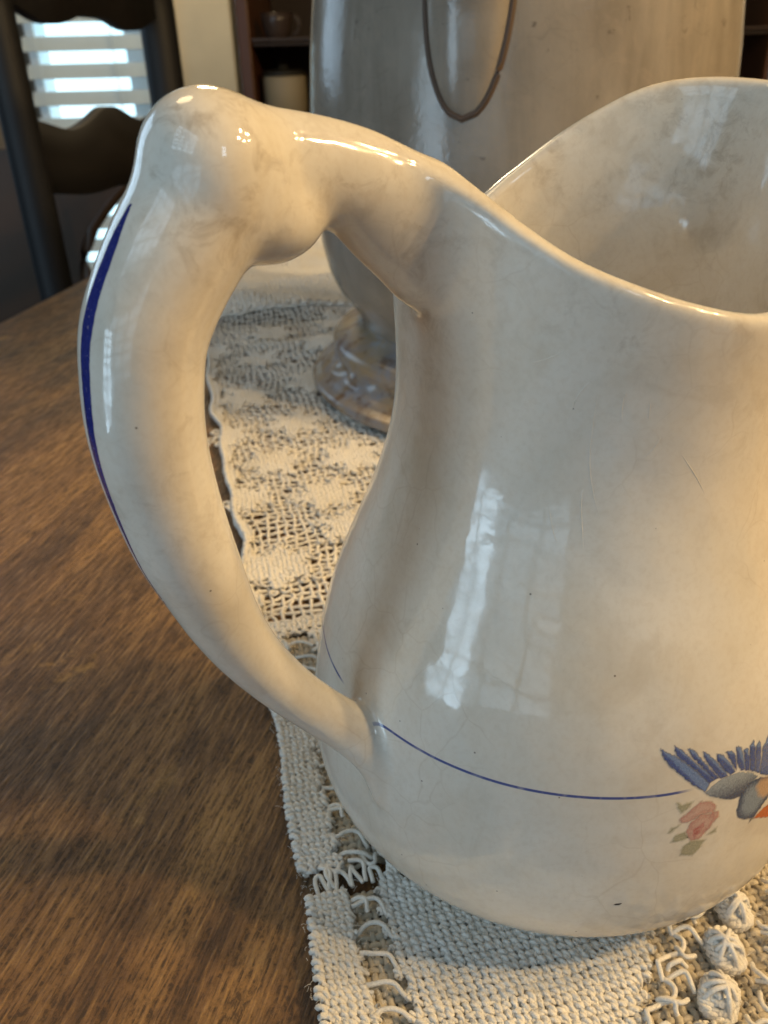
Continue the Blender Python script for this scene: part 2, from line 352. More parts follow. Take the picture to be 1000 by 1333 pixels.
    N = grad(P, 1.3); N /= np.linalg.norm(N, axis=1)[:, None]
    V = P*H_+np.array([xs[0], ys[0], zs[0]])
    # orientation of the quads
    q0 = V[Q]; fn = np.cross(q0[:, 2]-q0[:, 0], q0[:, 3]-q0[:, 1])
    if np.mean(np.sum(fn*N[Q[:, 0]], 1)) < 0: Q = Q[:, ::-1]
    # which faces are handle
    ip = P.copy(); ip[:, 0] -= ix; ip[:, 1] -= iy0; ip[:, 2] -= iz
    inb = (ip >= 1).all(1) & (ip < np.array(hd.shape)-2).all(1)
    hv = np.full(len(V), .02); hv[inb] = samp(hd, ip[inb]); sv = np.zeros(len(V)); sv[inb] = samp(hs, ip[inb])
    fv = samp(fo, P)
    ish = (hv < .0022) & (hv < fv) ; fh = ish[Q].all(1)
    # painted stroke on the spine of the handle: tapered at both ends
    Ci = np.clip((sv*(len(C)-1)), 0, len(C)-1); c2 = np.stack([np.interp(Ci, np.arange(len(C)), C[:, k]) for k in range(3)], -1)
    tx = np.gradient(C[:, 0]); tz = np.gradient(C[:, 1]); tl = np.hypot(tx, tz)
    nx = np.interp(Ci, np.arange(len(C)), tz/tl); nz = np.interp(Ci, np.arange(len(C)), -tx/tl)      # outward normal in plane
    o = (V[:, 0]-c2[:, 0])*nx+(V[:, 2]-c2[:, 1])*nz; phi = np.degrees(np.arctan2(V[:, 1], o))
    w = np.interp(sv, [.29, .38, .476, .571, .633, .676], [0., 3.5, 7.5, 9.5, 7., 0.])
    st = np.clip(.5+.5*(1-np.abs(phi-STROKE_PHI)/np.maximum(w, .3)), 0, 1); st = np.where(w <= 0.05, 0, st)
    ca, sa = math.cos(HAZ), math.sin(HAZ); Rm = np.array([[ca, sa, 0], [-sa, ca, 0], [0, 0, 1]])
    return V@Rm, N@Rm, Q, fh, st
STROKE_PHI = 12.
pit = empty('cream_pitcher', (0, 0, 0), 'cream glazed pitcher with bluebird print and loop handle in front on the lace runner', 'pitcher')
PV, PN, PQ, PFH, PST = build_pitcher()
def pitcher_piece(name, faces, mat, attrs):
    idx, inv = np.unique(faces, return_inverse=True); F = inv.reshape(-1, 4)
    o = mesh_np(name, PV[idx], F, mat, pit); me = o.data
    me.normals_split_custom_set_from_vertices(PN[idx].tolist())
    for nm, vals in attrs.items():
        a = me.attributes.new(nm, 'FLOAT', 'POINT'); a.data.foreach_set('value', vals[idx].astype(np.float32))
    return o
pth = (np.degrees(np.arctan2(PV[:, 1], PV[:, 0]))) % 360; prr = np.hypot(PV[:, 0], PV[:, 1])
dh = np.abs((pth-212+180) % 360-180)
lineattr = np.clip((dh-6)/3, 0, 1)*np.clip((284.0-pth)/3.5, 0, 1)*(prr > .050)
lineattr = np.maximum(lineattr, np.clip((pth-322)/3, 0, 1)*(prr > .05)); lineattr = np.maximum(lineattr, (pth < 180)*(prr > .05))
pitcher_piece('body', PQ[~PFH], GLAZE, {'line': lineattr}); pitcher_piece('handle', PQ[PFH], GLAZE_H, {'stroke': PST})

# fine raised wrinkles left in the glaze
WR = [[(258.3,122.7),(254.9,119.8),(253.2,116.6),(251.8,113.6)],
[(259.1,121.7),(258.7,117.9),(258.5,112.7),(259.0,106.8),(261.5,100.5),(264.2,96.5)],
[(265.4,121.6),(264.8,117.5),(265.4,114.4)],
[(271.2,119.3),(271.3,117.0),(271.7,114.9)],
[(275.4,112.9),(274.0,110.6),(270.4,108.0)],
[(258.6,104.7),(257.8,101.4),(258.7,96.3),(259.7,91.2)],
[(251.1,126.7),(247.1,124.8),(241.8,123.4)],
[(249.3,101.8),(251.8,95.7),(253.7,93.3)],
[(279.6,110.3),(285.9,104.9),(290.2,100.1)],]
wp = []
for w_ in WR:
    w_ = np.array(w_); u = np.linspace(0, len(w_)-1, 24); k = np.arange(len(w_)); a = np.radians(spline(k, w_[:, 0], u)); z = spline(k, w_[:, 1], u)/1000; r = body_r(a, z)-.00007
    wp.append((np.stack([r*np.cos(a), r*np.sin(a), z], -1), .00012*np.sin(np.pi*np.linspace(.03, .97, 24))**.5))
for p_, r_ in wp:
    V_, F_ = tubes([p_], [r_], 8); mesh_np('glaze_wrinkle', V_, F_, GLAZE_W, pit)
# printed transfers: colour per vertex on a skin lying on the glaze
SH = dict(
f1=[(-12.75,60.24),(-10.93,59.23),(-8.44,57.47),(-5.36,54.72),(-2.65,51.57),(-3.38,50.13),(-5.25,51.52),(-8.37,54.4),(-11.38,57.25),(-12.38,59.08)],
f2=[(-10.07,60.44),(-8.45,59.52),(-5.91,56.74),(-3.26,54.21),(-1.59,52.01),(-2.65,51.57),(-5.36,54.72),(-7.69,56.87),(-9.69,58.59)],
f3=[(-7.31,59.54),(-5.91,58.92),(-4.09,56.56),(-1.64,53.51),(-0.5,52.18),(-1.59,52.01),(-4.07,55.13),(-6.43,57.77)],
f4=[(-4.22,58.22),(-3.02,57.7),(-1.12,55.54),(0.88,52.98),(1.48,51.78),(-0.22,51.96),(-1.64,53.75),(-3.55,56.43)],
f5=[(-1.11,57.09),(0.57,56.37),(2.6,53.65),(3.37,52.12),(2.05,51.83),(0.59,53.33),(-0.84,55.47)],
f6=[(1.0,56.83),(2.32,56.78),(3.34,55.36),(3.66,52.27),(2.75,53.59)],
f7=[(3.53,57.22),(4.73,56.58),(5.33,54.4),(5.68,51.74),(4.74,51.86),(3.64,53.78)],
f8=[(5.35,55.87),(6.46,55.95),(6.93,53.79),(6.82,50.89),(5.69,51.48)],
f9=[(6.95,56.01),(7.98,56.72),(8.44,55.18),(8.32,50.11),(6.98,50.83)],
f10=[(8.6,55.11),(9.67,56.16),(10.16,54.46),(9.72,49.2),(8.32,49.98)],
f11=[(10.51,54.31),(12.23,56.07),(13.8,56.38),(14.12,54.7),(14.34,46.29),(9.73,48.93)],
cov=[(-3.37,50.0),(-2.09,50.9),(0.07,51.74),(4.13,51.71),(7.32,50.42),(9.06,48.71),(7.11,47.99),(5.32,46.35),(2.61,46.53),(-0.3,47.87),(-2.26,48.9)],
head=[(4.02,43.35),(4.7,46.35),(6.76,48.41),(9.77,48.24),(12.75,46.88),(15.0,43.37),(12.75,42.36),(10.37,40.8),(8.77,39.64),(6.11,40.42),(4.46,41.76)],
peach=[(8.84,46.65),(10.15,47.65),(12.75,46.88),(14.21,43.25),(11.23,42.92),(9.7,44.28)],
orange=[(8.79,39.48),(11.47,40.49),(13.72,40.35),(16.59,37.05),(15.98,35.62),(11.75,37.97)],
beak=[(7.37,38.92),(7.78,39.72),(8.96,39.54),(7.82,39.27)],
leaf1=[(-9.24,49.38),(-8.1,48.64),(-5.88,48.88),(-6.8,47.56),(-8.23,46.85),(-9.04,48.06)],
leaf2=[(-10.6,43.08),(-9.96,44.03),(-8.06,44.42),(-8.99,43.83),(-10.11,42.84)],
leaf3=[(-9.84,40.87),(-9.1,42.22),(-7.19,42.58),(-6.34,41.25),(-7.53,40.74)],
leaf4=[(-7.74,37.41),(-7.42,39.32),(-5.77,40.26),(-2.63,39.53),(-3.79,37.94),(-5.2,36.66)],
leaf5=[(-2.46,40.6),(-0.39,41.53),(-0.57,40.47),(-1.64,40.31)],
pet1=[(-8.51,45.59),(-6.04,47.37),(-4.33,48.47),(-1.92,47.75),(-0.76,46.31),(-1.24,45.4),(-4.14,45.52),(-6.6,44.6),(-8.08,44.69)],
pet2=[(-1.78,45.58),(-0.11,45.0),(-0.03,43.89),(-0.81,43.34),(-1.71,44.48)],
rose=[(-6.94,42.52),(-6.33,44.26),(-4.14,45.52),(-1.75,45.03),(-0.81,43.34),(-2.53,41.46),(-4.23,40.06),(-5.77,40.26),(-6.47,41.29)],
core=[(-5.6,41.32),(-5.46,42.66),(-4.22,43.11),(-3.24,43.89),(-3.41,42.58),(-4.35,41.5),(-5.04,40.59)])
def vnoise(u, v, f, seed):
    r = np.random.default_rng(seed).random((256, 256)); a = u*f; b = v*f; i = np.floor(a).astype(int); j = np.floor(b).astype(int); p = a-i; q = b-j
    p = p*p*(3-2*p); q = q*q*(3-2*q); g = lambda x, y: r[x % 256, y % 256]
    return (g(i, j)*(1-p)+g(i+1, j)*p)*(1-q)+(g(i, j+1)*(1-p)+g(i+1, j+1)*p)*q
def sdpoly(P, u, v):
    P = np.asarray(P); d = np.full(u.shape, 1e9); ins = np.zeros(u.shape, bool)
    for i in range(len(P)):
        a, b = P[i], P[(i+1) % len(P)]; e = b-a; t = np.clip(((u-a[0])*e[0]+(v-a[1])*e[1])/(e@e), 0, 1)
        d = np.minimum(d, np.hypot(u-a[0]-t*e[0], v-a[1]-t*e[1]))
        c = ((a[1] <= v) & (b[1] > v)) | ((b[1] <= v) & (a[1] > v)); xx = a[0]+(v-a[1])/(b[1]-a[1]+1e-12)*e[0]; ins ^= c & (u < xx)
    return np.where(ins, -d, d)
def decal_mat():
    m = NT('transfer_print'); c = m.attr('print'); m.col(c.outputs['Color']); m.set(Roughness=.12, IOR=1.52)
    tr = m.n.new('ShaderNodeBsdfTransparent'); mx = m.n.new('ShaderNodeMixShader'); m.lk(c.outputs['Alpha'], mx.inputs[0]); m.lk(tr.outputs[0], mx.inputs[1]); m.lk(m.b.outputs[0], mx.inputs[2])
    m.lk(mx.outputs[0], m.n['Material Output'].inputs['Surface']); return m.m
DEC = decal_mat()
th_ = np.linspace(0, 2*np.pi, 10)[:-1]; cu = .0007*np.cos(th_)*(1+.3*np.sin(3*th_)); cv = .0003*np.sin(th_)*(1+.4*np.cos(2*th_+1))+.25*cu
ca_ = R_(271.5)+cu/.057; cz_ = .0268+cv; cr_ = body_r(ca_, cz_)+.00004
mesh_np('glaze_chip', np.concatenate([np.stack([cr_*np.cos(ca_), cr_*np.sin(ca_), cz_], -1), [[(body_r(R_(271.5), .0268)+.00006)*math.cos(R_(271.5)), (body_r(R_(271.5), .0268)+.00006)*math.sin(R_(271.5)), .0268]]]), [(k, (k+1) % 9, 9) for k in range(9)], plain('bare_dark_clay', (.05, .035, .03), .7), pit, label='dark chip in the glaze near the base')
def decal(name, label, u0, u1, v0, v1, step, painter):
    u = np.arange(u0, u1, step); v = np.arange(v0, v1, step); U, Vv = np.meshgrid(u, v, indexing='ij')
    wu = U+(vnoise(U+60, Vv, 2.2, 3)-.5)*.28; wv = Vv+(vnoise(U+60, Vv, 2.2, 4)-.5)*.28
    rgb = np.zeros(U.shape+(3,)); al = np.zeros(U.shape)
    def put(d, col, a=1, soft=.26):
        k = np.clip(.5-d/soft, 0, 1)*a; nonlocal rgb, al
        na = k+al*(1-k); rgb = np.where(na[..., None] > 1e-4, (np.asarray(col)*k[..., None]+rgb*(al*(1-k))[..., None])/np.maximum(na, 1e-4)[..., None], rgb); al = na
    painter(wu, wv, put, U, Vv)
    al *= .72+.28*vnoise(U+60, Vv, 7, 8)
    th = R_(290)+U/56.7; z = Vv/1000; r = body_r(th, z)+.00007
    X = np.stack([r*np.cos(th), r*np.sin(th), z], -1).reshape(-1, 3); n = len(v)
    i = np.arange(len(u)-1)[:, None]*n; j = np.arange(n-1)[None]; F = np.stack([i+j, i+n+j, i+n+j+1, i+j+1], -1).reshape(-1, 4)
    F = F[al.reshape(-1)[F].max(1) > .01]; idx, inv = np.unique(F, return_inverse=True)
    o = mesh_np(name, X[idx], inv.reshape(-1, 4), DEC, pit, label=label); me = o.data
    a = me.color_attributes.new('print', 'FLOAT_COLOR', 'POINT'); a.data.foreach_set('color', np.concatenate([rgb.reshape(-1, 3), al.reshape(-1, 1)], 1)[idx].astype(np.float32).ravel())
    return o
def bird(u, v, put, U, V):
    g1 = vnoise(U+60, V, 5, 11); g2 = vnoise((U+60)*1.0, V*1.0, 14, 12)
    for mir in (1, 0):
        uu = 28.7-u if mir else u
        for k in range(11, 0, -1):
            P = np.array(SH['f%d' % k]); d = sdpoly(P, uu, v); tip, root = P[0], P[len(P)//2]; ax = (root-tip)/np.linalg.norm(root-tip)
            across = (uu-tip[0])*-ax[1]+(v-tip[1])*ax[0]; barb = .5+.5*np.sin(across*9+g1*5)
            t = np.clip(across/1.1+.5, 0, 1)
            base = np.where(t[..., None] > .5, np.array([.14, .23, .45]), np.array([.045, .085, .28])); base = base*(.75+.5*g2[..., None])+barb[..., None]*np.array([.05, .055, .05])
            base = base*(.66+.34*np.clip(-d/.35, 0, 1))[..., None]
            put(d, base, .92); put(np.abs(d+.30-.12*t)-.03, np.array([.30, .31, .30]), .35*(t > .6), .25)
    for mir in (1, 0):
        uu = 28.7-u if mir else u
        d = sdpoly(SH['cov'], uu, v); f = np.clip((v-47.2)/3.4+.5*(g1-.5), 0, 1)[..., None]
        put(d, (np.array([.07, .09, .15])*(1-f)+np.array([.33, .38, .42])*f)*(.75+.5*g2[..., None]), .95)
    d = sdpoly(SH['orange'], u, v); put(d, np.array([.62, .16, .04])*(.8+.4*g2[..., None]), .9, .3)
    d = sdpoly(SH['head'], u, v); f = np.clip(-d/1.6-.1+.7*(g1-.5), 0, 1)[..., None]
    put(d, (np.array([.06, .085, .15])*(1-f)+np.array([.25, .31, .38])*f)*(.7+.6*g2[..., None]), .97)
    d = sdpoly(SH['peach'], u, v); put(d, np.array([.62, .40, .22])*(.85+.3*g2[..., None]), .85, 1.1)
    put(sdpoly(SH['beak'], u, v), (.06, .06, .07), .9)
def rose(u, v, put, U, V):
    g1 = vnoise(U+60, V, 3, 21); g2 = vnoise(U+60, V, 12, 22)
    for k in (1, 2, 3, 4, 5): d = sdpoly(SH['leaf%d' % k], u, v); put(d, np.array([.33, .33, .19])*(.7+.6*g1[..., None]), .55, .6); put(np.abs(d+.25)-.05, (.20, .18, .09), .25, .3)
    for k in ('pet2', 'pet1', 'rose'):
        d = sdpoly(SH[k], u, v); f = np.clip(-d/1.1+.6*(g1-.5), 0, 1)[..., None]
        put(d, (np.array([.52, .24, .20])*(1-f)+np.array([.68, .43, .36])*f)*(.85+.3*g2[..., None]), .68, .4)
    for c, r in (((-3.6, 43.3), 1.7), ((-3.4, 43.6), 2.4), ((-4.2, 42.4), 1.2)): put(np.abs(np.hypot(u-c[0], (v-c[1])*1.25)-r+.5*(g1-.5))-.08, (.45, .14, .12), .35, .3)
    d = sdpoly(SH['core'], u, v); put(d, np.array([.42, .07, .07])*(.7+.6*g2[..., None]), np.clip(.25+g1*.9, 0, 1)*.8, .5)
decal('bird_print', 'bluebird in flight with spread wings', -13.6, 43, 34.5, 61.5, .11, bird)
decal('rose_print', 'small pink rose with grey green leaves', -11.3, .8, 36, 50, .09, rose)

# ---------------------------------------------------------------- table
EA = math.atan2(.213, .977)             # the table is turned a little from the camera
table = empty('dining_table', (-.40, 0, -.0045), 'worn brown wooden dining table carrying the runner and both pitchers', 'table', -EA)
def slab(x0, x1, y0, y1, z0, z1, name, mat, parent, bev=.004):
    return MB().box(x0, x1, y0, y1, z0, z1).build(name, mat, parent, bevel=bev)
slab(0, .98, -.62, 1.08, -.026, 0, 'tabletop', TABLE, table, .007)
slab(.06, .92, -.56, -.535, -.13, -.0262, 'apron', TABLE, table); slab(.06, .92, .995, 1.02, -.13, -.0262, 'apron', TABLE, table)
slab(.06, .085, -.534, .994, -.13, -.0262, 'apron', TABLE, table); slab(.895, .92, -.534, .994, -.13, -.0262, 'apron', TABLE, table)
for lx in (.03, .95):
    for ly in (-.59, 1.05):
        MB().lathe([(.022, -.7545), (.024, -.70), (.034, -.5), (.028, -.2), (.034, -.15), (.034, -.0263)], 20).build('leg', TABLE, table, True).location = (lx, ly, 0)

# ---------------------------------------------------------------- lace runner
runner = empty('lace_runner', (0, 0, -.0045), 'cream crocheted cotton runner with openwork and raised knots lying on the brown table', 'table runner')
O2 = np.array([-.069, 0]); LD = np.array([-.23, .973]); LD = LD/np.linalg.norm(LD); AD = np.array([LD[1], -LD[0]])
def height(s, t):
    f = np.clip((t-.24)/.12, 0, 1); f = f*f*(3-2*f)
    h = f*(.003+.0050*np.sin((t-.18*s)*46+1.0)+.0035*np.sin((t+.5*s)*85+2)) + .0003*np.sin(s*210+t*90)
    return np.maximum(h, .0)
def edgewob(t): return .0007*np.sin(t*120)+.0006*np.sin(t*43+1)+np.clip((t-.03)/.1, 0, 1)*(.0012*np.sin(t*62+.4)+.0007*np.sin(t*171))
def to_world(S, T_, Z):
    s = S+edgewob(T_)*np.exp(-np.maximum(S, 0)/.02); x = O2[0]+AD[0]*s+LD[0]*T_; y = O2[1]+AD[1]*s+LD[1]*T_
    return np.stack([x, y, Z+height(S, T_)+.0045], -1)
def jit(s, t, f, seed): return vnoise(s+3, t+3, f, seed)-.5
def bunch(S, T_, holes):
    for hs, ht, hr in holes:
        ds = S-hs; dt = T_-ht; r2 = ds*ds+dt*dt; m = r2 < (4*hr)**2
        r = np.sqrt(r2[m])+1e-6; k = np.sqrt(r*r+hr*hr*np.clip(1-r/(4*hr), 0, 1)**1.5)/r
        S[m] = hs+ds[m]*k; T_[m] = ht+dt[m]*k
    return S, T_
def weave(s0, s1, t0, t1, pitch, zc, rad, hh, keep=None, holes=(), sides=5, wob=.00035, ply=False):
    ns = int((s1-s0)/pitch); nt = int((t1-t0)/pitch); paths = []; rads = []; st = .22 if ply else .5
    for warp in (1, 0):
        n, m = (ns, nt) if warp else (nt, ns)
        i = np.arange(n)[:, None]; j = np.arange(0, m, st)[None]
        a = (i+.5)*pitch+0*j; b = (j+.5)*pitch+0*i
        S, T_ = (s0+a, t0+b) if warp else (s0+b, t0+a)
        cc = np.cos(np.pi*(j+i)); z = zc+hh*np.sign(cc)*np.abs(cc)**.8*(1 if warp else -1)
        ds = jit(S, T_, 330, 31)*wob*2+jit(S, T_, 60, 32)*wob*4; dt = jit(S, T_, 330, 33)*wob*2+jit(S, T_, 60, 34)*wob*4
        K = np.ones(S.shape, bool) if keep is None else keep(S, T_)
        rr = rad*(1+.5*jit(S, T_, 500, 36+warp))
        S = S+ds; T_ = T_+dt
        if len(holes): S, T_ = bunch(S.copy(), T_.copy(), holes)
        z = z+jit(S, T_, 400, 35)*.0003
        for pl in ((0, 1) if ply else (None,)):
            if pl is None: S2, T2, z2, r2 = S, T_, z, rr
            else:
                ph = 2*np.pi*(j*pitch/.0026+.37*i)+pl*np.pi; o = rr*.52*np.cos(ph); z2 = z+rr*.52*np.sin(ph); r2 = rr*.62
                S2, T2 = (S+o, T_) if warp else (S, T_+o)
            P = to_world(S2, T2, z2)
            for q in range(n):
                idx = np.flatnonzero(K[q])
                if len(idx) < 3: continue
                for seg in np.split(idx, np.flatnonzero(np.diff(idx) > 1)+1):
                    if len(seg) >= 3: paths.append(P[q, seg]); rads.append(r2[q, seg])
    return tubes(paths, rads, sides)
def stuff(name, VF, mat, label=None): return mesh_np(name, VF[0]-np.array([0, 0, 0]), VF[1], mat, runner, kind='stuff', label=label)
SL0, SL1 = -.0368, -.0312               # the open slot across the runner
# under layer: seen through the openings of the front part
def k_under(S, T_):
    slot = (T_ > SL0-.0005) & (T_ < SL1+.0005) & (S < .030); return ~slot
stuff('woven_backing', weave(.0095, .125, -.115, SL0, .0018, -.0031, .00078, .0005, k_under), COTTON_SHADED, 'flat weave of the under layer, with shade put into its colour')
stuff('woven_backing', weave(.0095, .04, SL1, .058, .0018, -.0031, .00078, .0005, k_under), COTTON_SHADED, 'flat weave of the under layer, with shade put into its colour')
# the main weave of the front part
def rb(T_): return .0655+(T_+.0735)*.62
def k_main(S, T_): return (T_ < SL0+.0012*np.sin(S*700)) & (S < rb(T_)+.0012*np.sin(T_*2100)) & ((S > .0172+.0010*np.sin(T_*1300))) & (S < .10)
stuff('woven_panel', weave(.0160, .095, -.110, SL0+.002, .00178, -.0010, .00080, .00055, k_main, (), 6, .00045, True), COTTON)
stuff('woven_border', weave(.0006, .0118, -.110, SL0, .00162, -.0009, .00078, .00050, lambda S, T_: S < .0108+.0009*np.sin(T_*1500), (), 6, .00045, True), COTTON)
stuff('woven_border', weave(.0006, .0118, SL1, .058, .00162, -.0009, .00078, .00050, lambda S, T_: S < .0105+.0012*np.sin(T_*1000), (), 6, .00045, True), COTTON)
stuff('woven_panel', weave(.0165, .17, SL1+.002, .058, .0020, -.0009, .00085, .0005, lambda S, T_: (S > .0175+.0008*np.sin(T_*1300)) & (((S-.0705)**2+(T_+.0157)**2) > .03**2)), COTTON)
# openwork further back: an open net with solid flowers worked into it and rings round them
MOT = [((.013, .097), .0125, 6), ((.042, .118), .0105, 5), ((.040, .146), .0120, 6), ((.008, .150), .0085, 5), ((.022, .182), .0115, 6), ((.058, .178), .0130, 6), ((.005, .215), .0095, 5), ((.038, .222), .0125, 6),
       ((.075, .225), .0120, 5), ((.018, .262), .0130, 6), ((.056, .272), .0130, 6), ((.092, .275), .0125, 5), ((.030, .315), .0130, 6), ((.072, .325), .0130, 6), ((.006, .340), .010, 5), ((.045, .365), .0130, 6), ((.09, .375), .0130, 6), ((.078, .140), .0120, 6), ((.11, .17), .013, 6), ((.11, .225), .013, 6), ((.13, .3), .014, 6)]
def solid(S, T_):
    k = np.zeros(S.shape, bool)
    for c, r, n in MOT:
        a = np.arctan2(T_-c[1], S-c[0]); d = np.hypot(S-c[0], T_-c[1]); k |= d < r*1.12*(.80+.24*np.cos(n*a+c[0]*300))
    return k | (S < .0042+.0012*np.sin(T_*260)) | (np.abs(T_-.0610) < .0028)
holes = []
while len(holes) < 190:
    c = (rng.uniform(.003, .15), rng.uniform(.066, .40))
    if all((c[0]-h[0])**2+(c[1]-h[1])**2 > .0046**2 for h in holes) and not solid(np.array([c[0]]), np.array([c[1]]))[0]: holes.append((*c, rng.uniform(.0012, .0030)))
stuff('lace_net', weave(.0, .16, .0575, .41, .0034, -.0028, .00064, .0004, None, holes, 5, .0010), COTTON)
stuff('lace_flowers', weave(.0004, .155, .0575, .41, .00175, -.0014, .00080, .0005, solid, (), 5, .0005), COTTON)
rgs = []
for c, r, n in MOT:
    for k in range(int(r*1000*1.7)):
        a = k*2*math.pi/int(r*1000*1.7); rr_ = r*1.12*(.80+.24*math.cos(n*a+c[0]*300))+.0011; q = np.linspace(0, 2*np.pi, 13)[:-1]; w_ = rng.uniform(.0011, .0019)
        rgs.append(to_world(c[0]+rr_*math.cos(a)+w_*np.cos(q), c[1]+rr_*math.sin(a)+w_*np.sin(q)*rng.uniform(.7, 1.2), -.0014+.0003*np.sin(2*q+k)))
stuff('lace_rings', tubes(rgs, .00055, 5, True), COTTON)
stuff('lace_net', weave(.0, .17, .401, .70, .0034, -.0012, .0017, .0006, None, [(rng.uniform(0, .17), rng.uniform(.42, .69), .0018) for _ in range(60)], 5, .0008), COTTON)
stuff('lace_net', weave(.161, .30, -.12, .70, .0042, -.0016, .0021, .0006, None, (), 4, .0008), COTTON)
# hem: a chunky overcast stitch along the edge
tt = np.arange(-.12, .42, .00028)
ph = tt/.0019*2*np.pi; hp = []
for rng_ in ((-.12, SL0-.0002), (SL1+.0003, .42)):
    q = (tt > rng_[0]) & (tt < rng_[1]); hp.append(to_world(.0008+.0007*np.cos(ph[q])+.0005*jit(tt[q]*0, tt[q], 300, 61), tt[q]+.0003*np.sin(ph[q]*.37), -.0012+.0011*np.sin(ph[q])))
stuff('overcast_hem', tubes(hp, .00062, 6), COTTON)
# loops bridging the open strip and the slot
lp = []
def loop(p0, p1, bulge, z0=-.0006, lift=.0008, n=11, wig=.0003):
    p0 = np.array(p0); p1 = np.array(p1); d = p1-p0; nrm = np.array([-d[1], d[0]])/np.linalg.norm(d); u = np.linspace(0, 1, n)
    pos = p0+np.outer(u, d)+np.outer(np.sin(np.pi*u)*bulge, nrm)+np.stack([np.sin(u*9+p0[0]*900), np.cos(u*8+p0[1]*700)], -1)*wig
    lp.append(to_world(pos[:, 0], pos[:, 1], z0+lift*np.sin(np.pi*u)))
t = -.118
while t < .056:
    if not (SL0-.002 < t < SL1+.001):
        loop((.0098, t+rng.uniform(-.0012, .0012)), (.0172+rng.uniform(0, .0012), t-.0036+rng.uniform(-.0016, .001)), rng.uniform(.0004, .0026), n=13, wig=.0003)
        if rng.random() < .25: loop((.0102, t+.0016), (.0135, t-.0024), .0012)
    t += .0066*rng.uniform(.7, 1.35)
for s in np.arange(.0030, .030, .0042):
    w_ = rng.uniform(.0022, .0042); loop((s, SL0-.0008), (s+w_, SL0-.0004), rng.uniform(.0024, .0050), n=15)
    if rng.random() < .65: loop((s+rng.uniform(0, .002), SL1+.0010), (s+rng.uniform(-.001, .0035), SL0-.0002), rng.uniform(-.0022, .0022), n=13)
    if rng.random() < .6: loop((s+.0022+rng.uniform(0, .001), SL1+.0010), (s-.0006, SL1+.0009), rng.uniform(.0014, .0034), n=15)
# rambling loops either side of the knots
KN = [(.0909, -.0647), (.0838, -.0722), (.0768, -.0806), (.0698, -.0890), (.0628, -.0975)]
kd = np.array([-.65, -.76]); kn = np.array([-.76, .65])     # along and across the row of knots
for k in range(-1, 5):
    for sgn in (1, -1):
        b = np.array(KN[0])+kd*.0110*k
        for m_ in range(3):
            p0 = b+kn*sgn*(.0048+.0010*m_)+kd*(.0030*m_+rng.uniform(-.0008, .0008)); p1 = b+kn*sgn*(.0108+rng.uniform(-.001, .001))+kd*(.0030*m_+rng.uniform(-.003, .003)+.0015)
            loop(p0, p1, rng.uniform(.0008, .0024)*(1 if m_ % 2 else -1), z0=-.0004, lift=.0014, n=27, wig=.00025)
        p0 = b+kn*sgn*.0108; loop(p0, p0+kd*.0060, .0024*sgn, z0=-.0004, lift=.0010, n=27, wig=.00025); loop(p0+kd*.0060, p0+kd*.0115, -.0018*sgn, z0=-.0004, lift=.0010, n=27, wig=.00025)
V_, F_ = tubes(lp, .00052, 7); stuff('bridging_loops', (V_, F_), COTTON)
fz = []
for k in range(2000):
    a_, b_ = rng.uniform(-.001, .10), rng.uniform(-.088, .02); 
    if k % 3 == 0: a_ = rng.uniform(-.0014, .0125)
    u = np.linspace(0, 1, 5); g = rng.uniform(0, 6.28); ln = rng.uniform(.0003, .0012)
    fz.append(to_world(a_+ln*u*math.cos(g)+.0004*rng.normal()*u*u, b_+ln*u*math.sin(g)+.0004*rng.normal()*u*u, .0002+rng.uniform(.0001, .0007)*np.sin(np.pi*u*.8)))
stuff('stray_fibres', tubes(fz, .000045, 3), COTTON)
# raised knots: coils of corded thread heaped on one another
def knot(c, ra, rb_, rot, seed):
    r = np.random.default_rng(seed); paths = []
    th = np.linspace(0, 2*np.pi, 46)
    for lev, (f, z) in enumerate(((1.0, .0002), (.98, .0015), (.80, .0028), (.55, .0037), (.28, .0041))):
        for strand in (0, 1):
            tw = th*(9 if f > .5 else 6)+strand*np.pi; cx = np.cos(th)*(ra*f+.00042*np.cos(tw)); cy = np.sin(th)*(rb_*f+.00042*np.cos(tw))
            cx = cx+.0003*np.sin(th*3+lev+seed); x = cx*math.cos(rot)-cy*math.sin(rot); y = cx*math.sin(rot)+cy*math.cos(rot)
            paths.append(np.stack([x, y, z*.62+.00042*np.sin(tw)+.0004*np.sin(th*2+lev*1.7+seed)], -1))
    for k in range(4):                   # stitches laid over the heap
        a = r.uniform(0, 6.28); u = np.linspace(-1, 1, 13); o = r.uniform(-.35, .35)
        cx = ra*(u*math.cos(a)*.98-o*math.sin(a)); cy = rb_*(u*math.sin(a)*.98+o*math.cos(a)); rr = np.sqrt((cx/ra)**2+(cy/rb_)**2)
        paths.append(np.stack([cx*math.cos(rot)-cy*math.sin(rot), cx*math.sin(rot)+cy*math.cos(rot), .0045*np.sqrt(np.clip(1.05-rr*rr, 0, 1))+.0004], -1))
    V, F = tubes(paths, .00055, 6)
    o = mesh_np('crochet_knot', V, F, COTTON, runner); p = to_world(np.array(c[0]), np.array(c[1]), np.array(-.0010)); o.location = p; return o
for k, c in enumerate(KN): knot(c, .0030+.0002*k, .0042+.0002*k, math.atan2(.93, .47)-1.2+.25*math.sin(k*2.1), k+3)

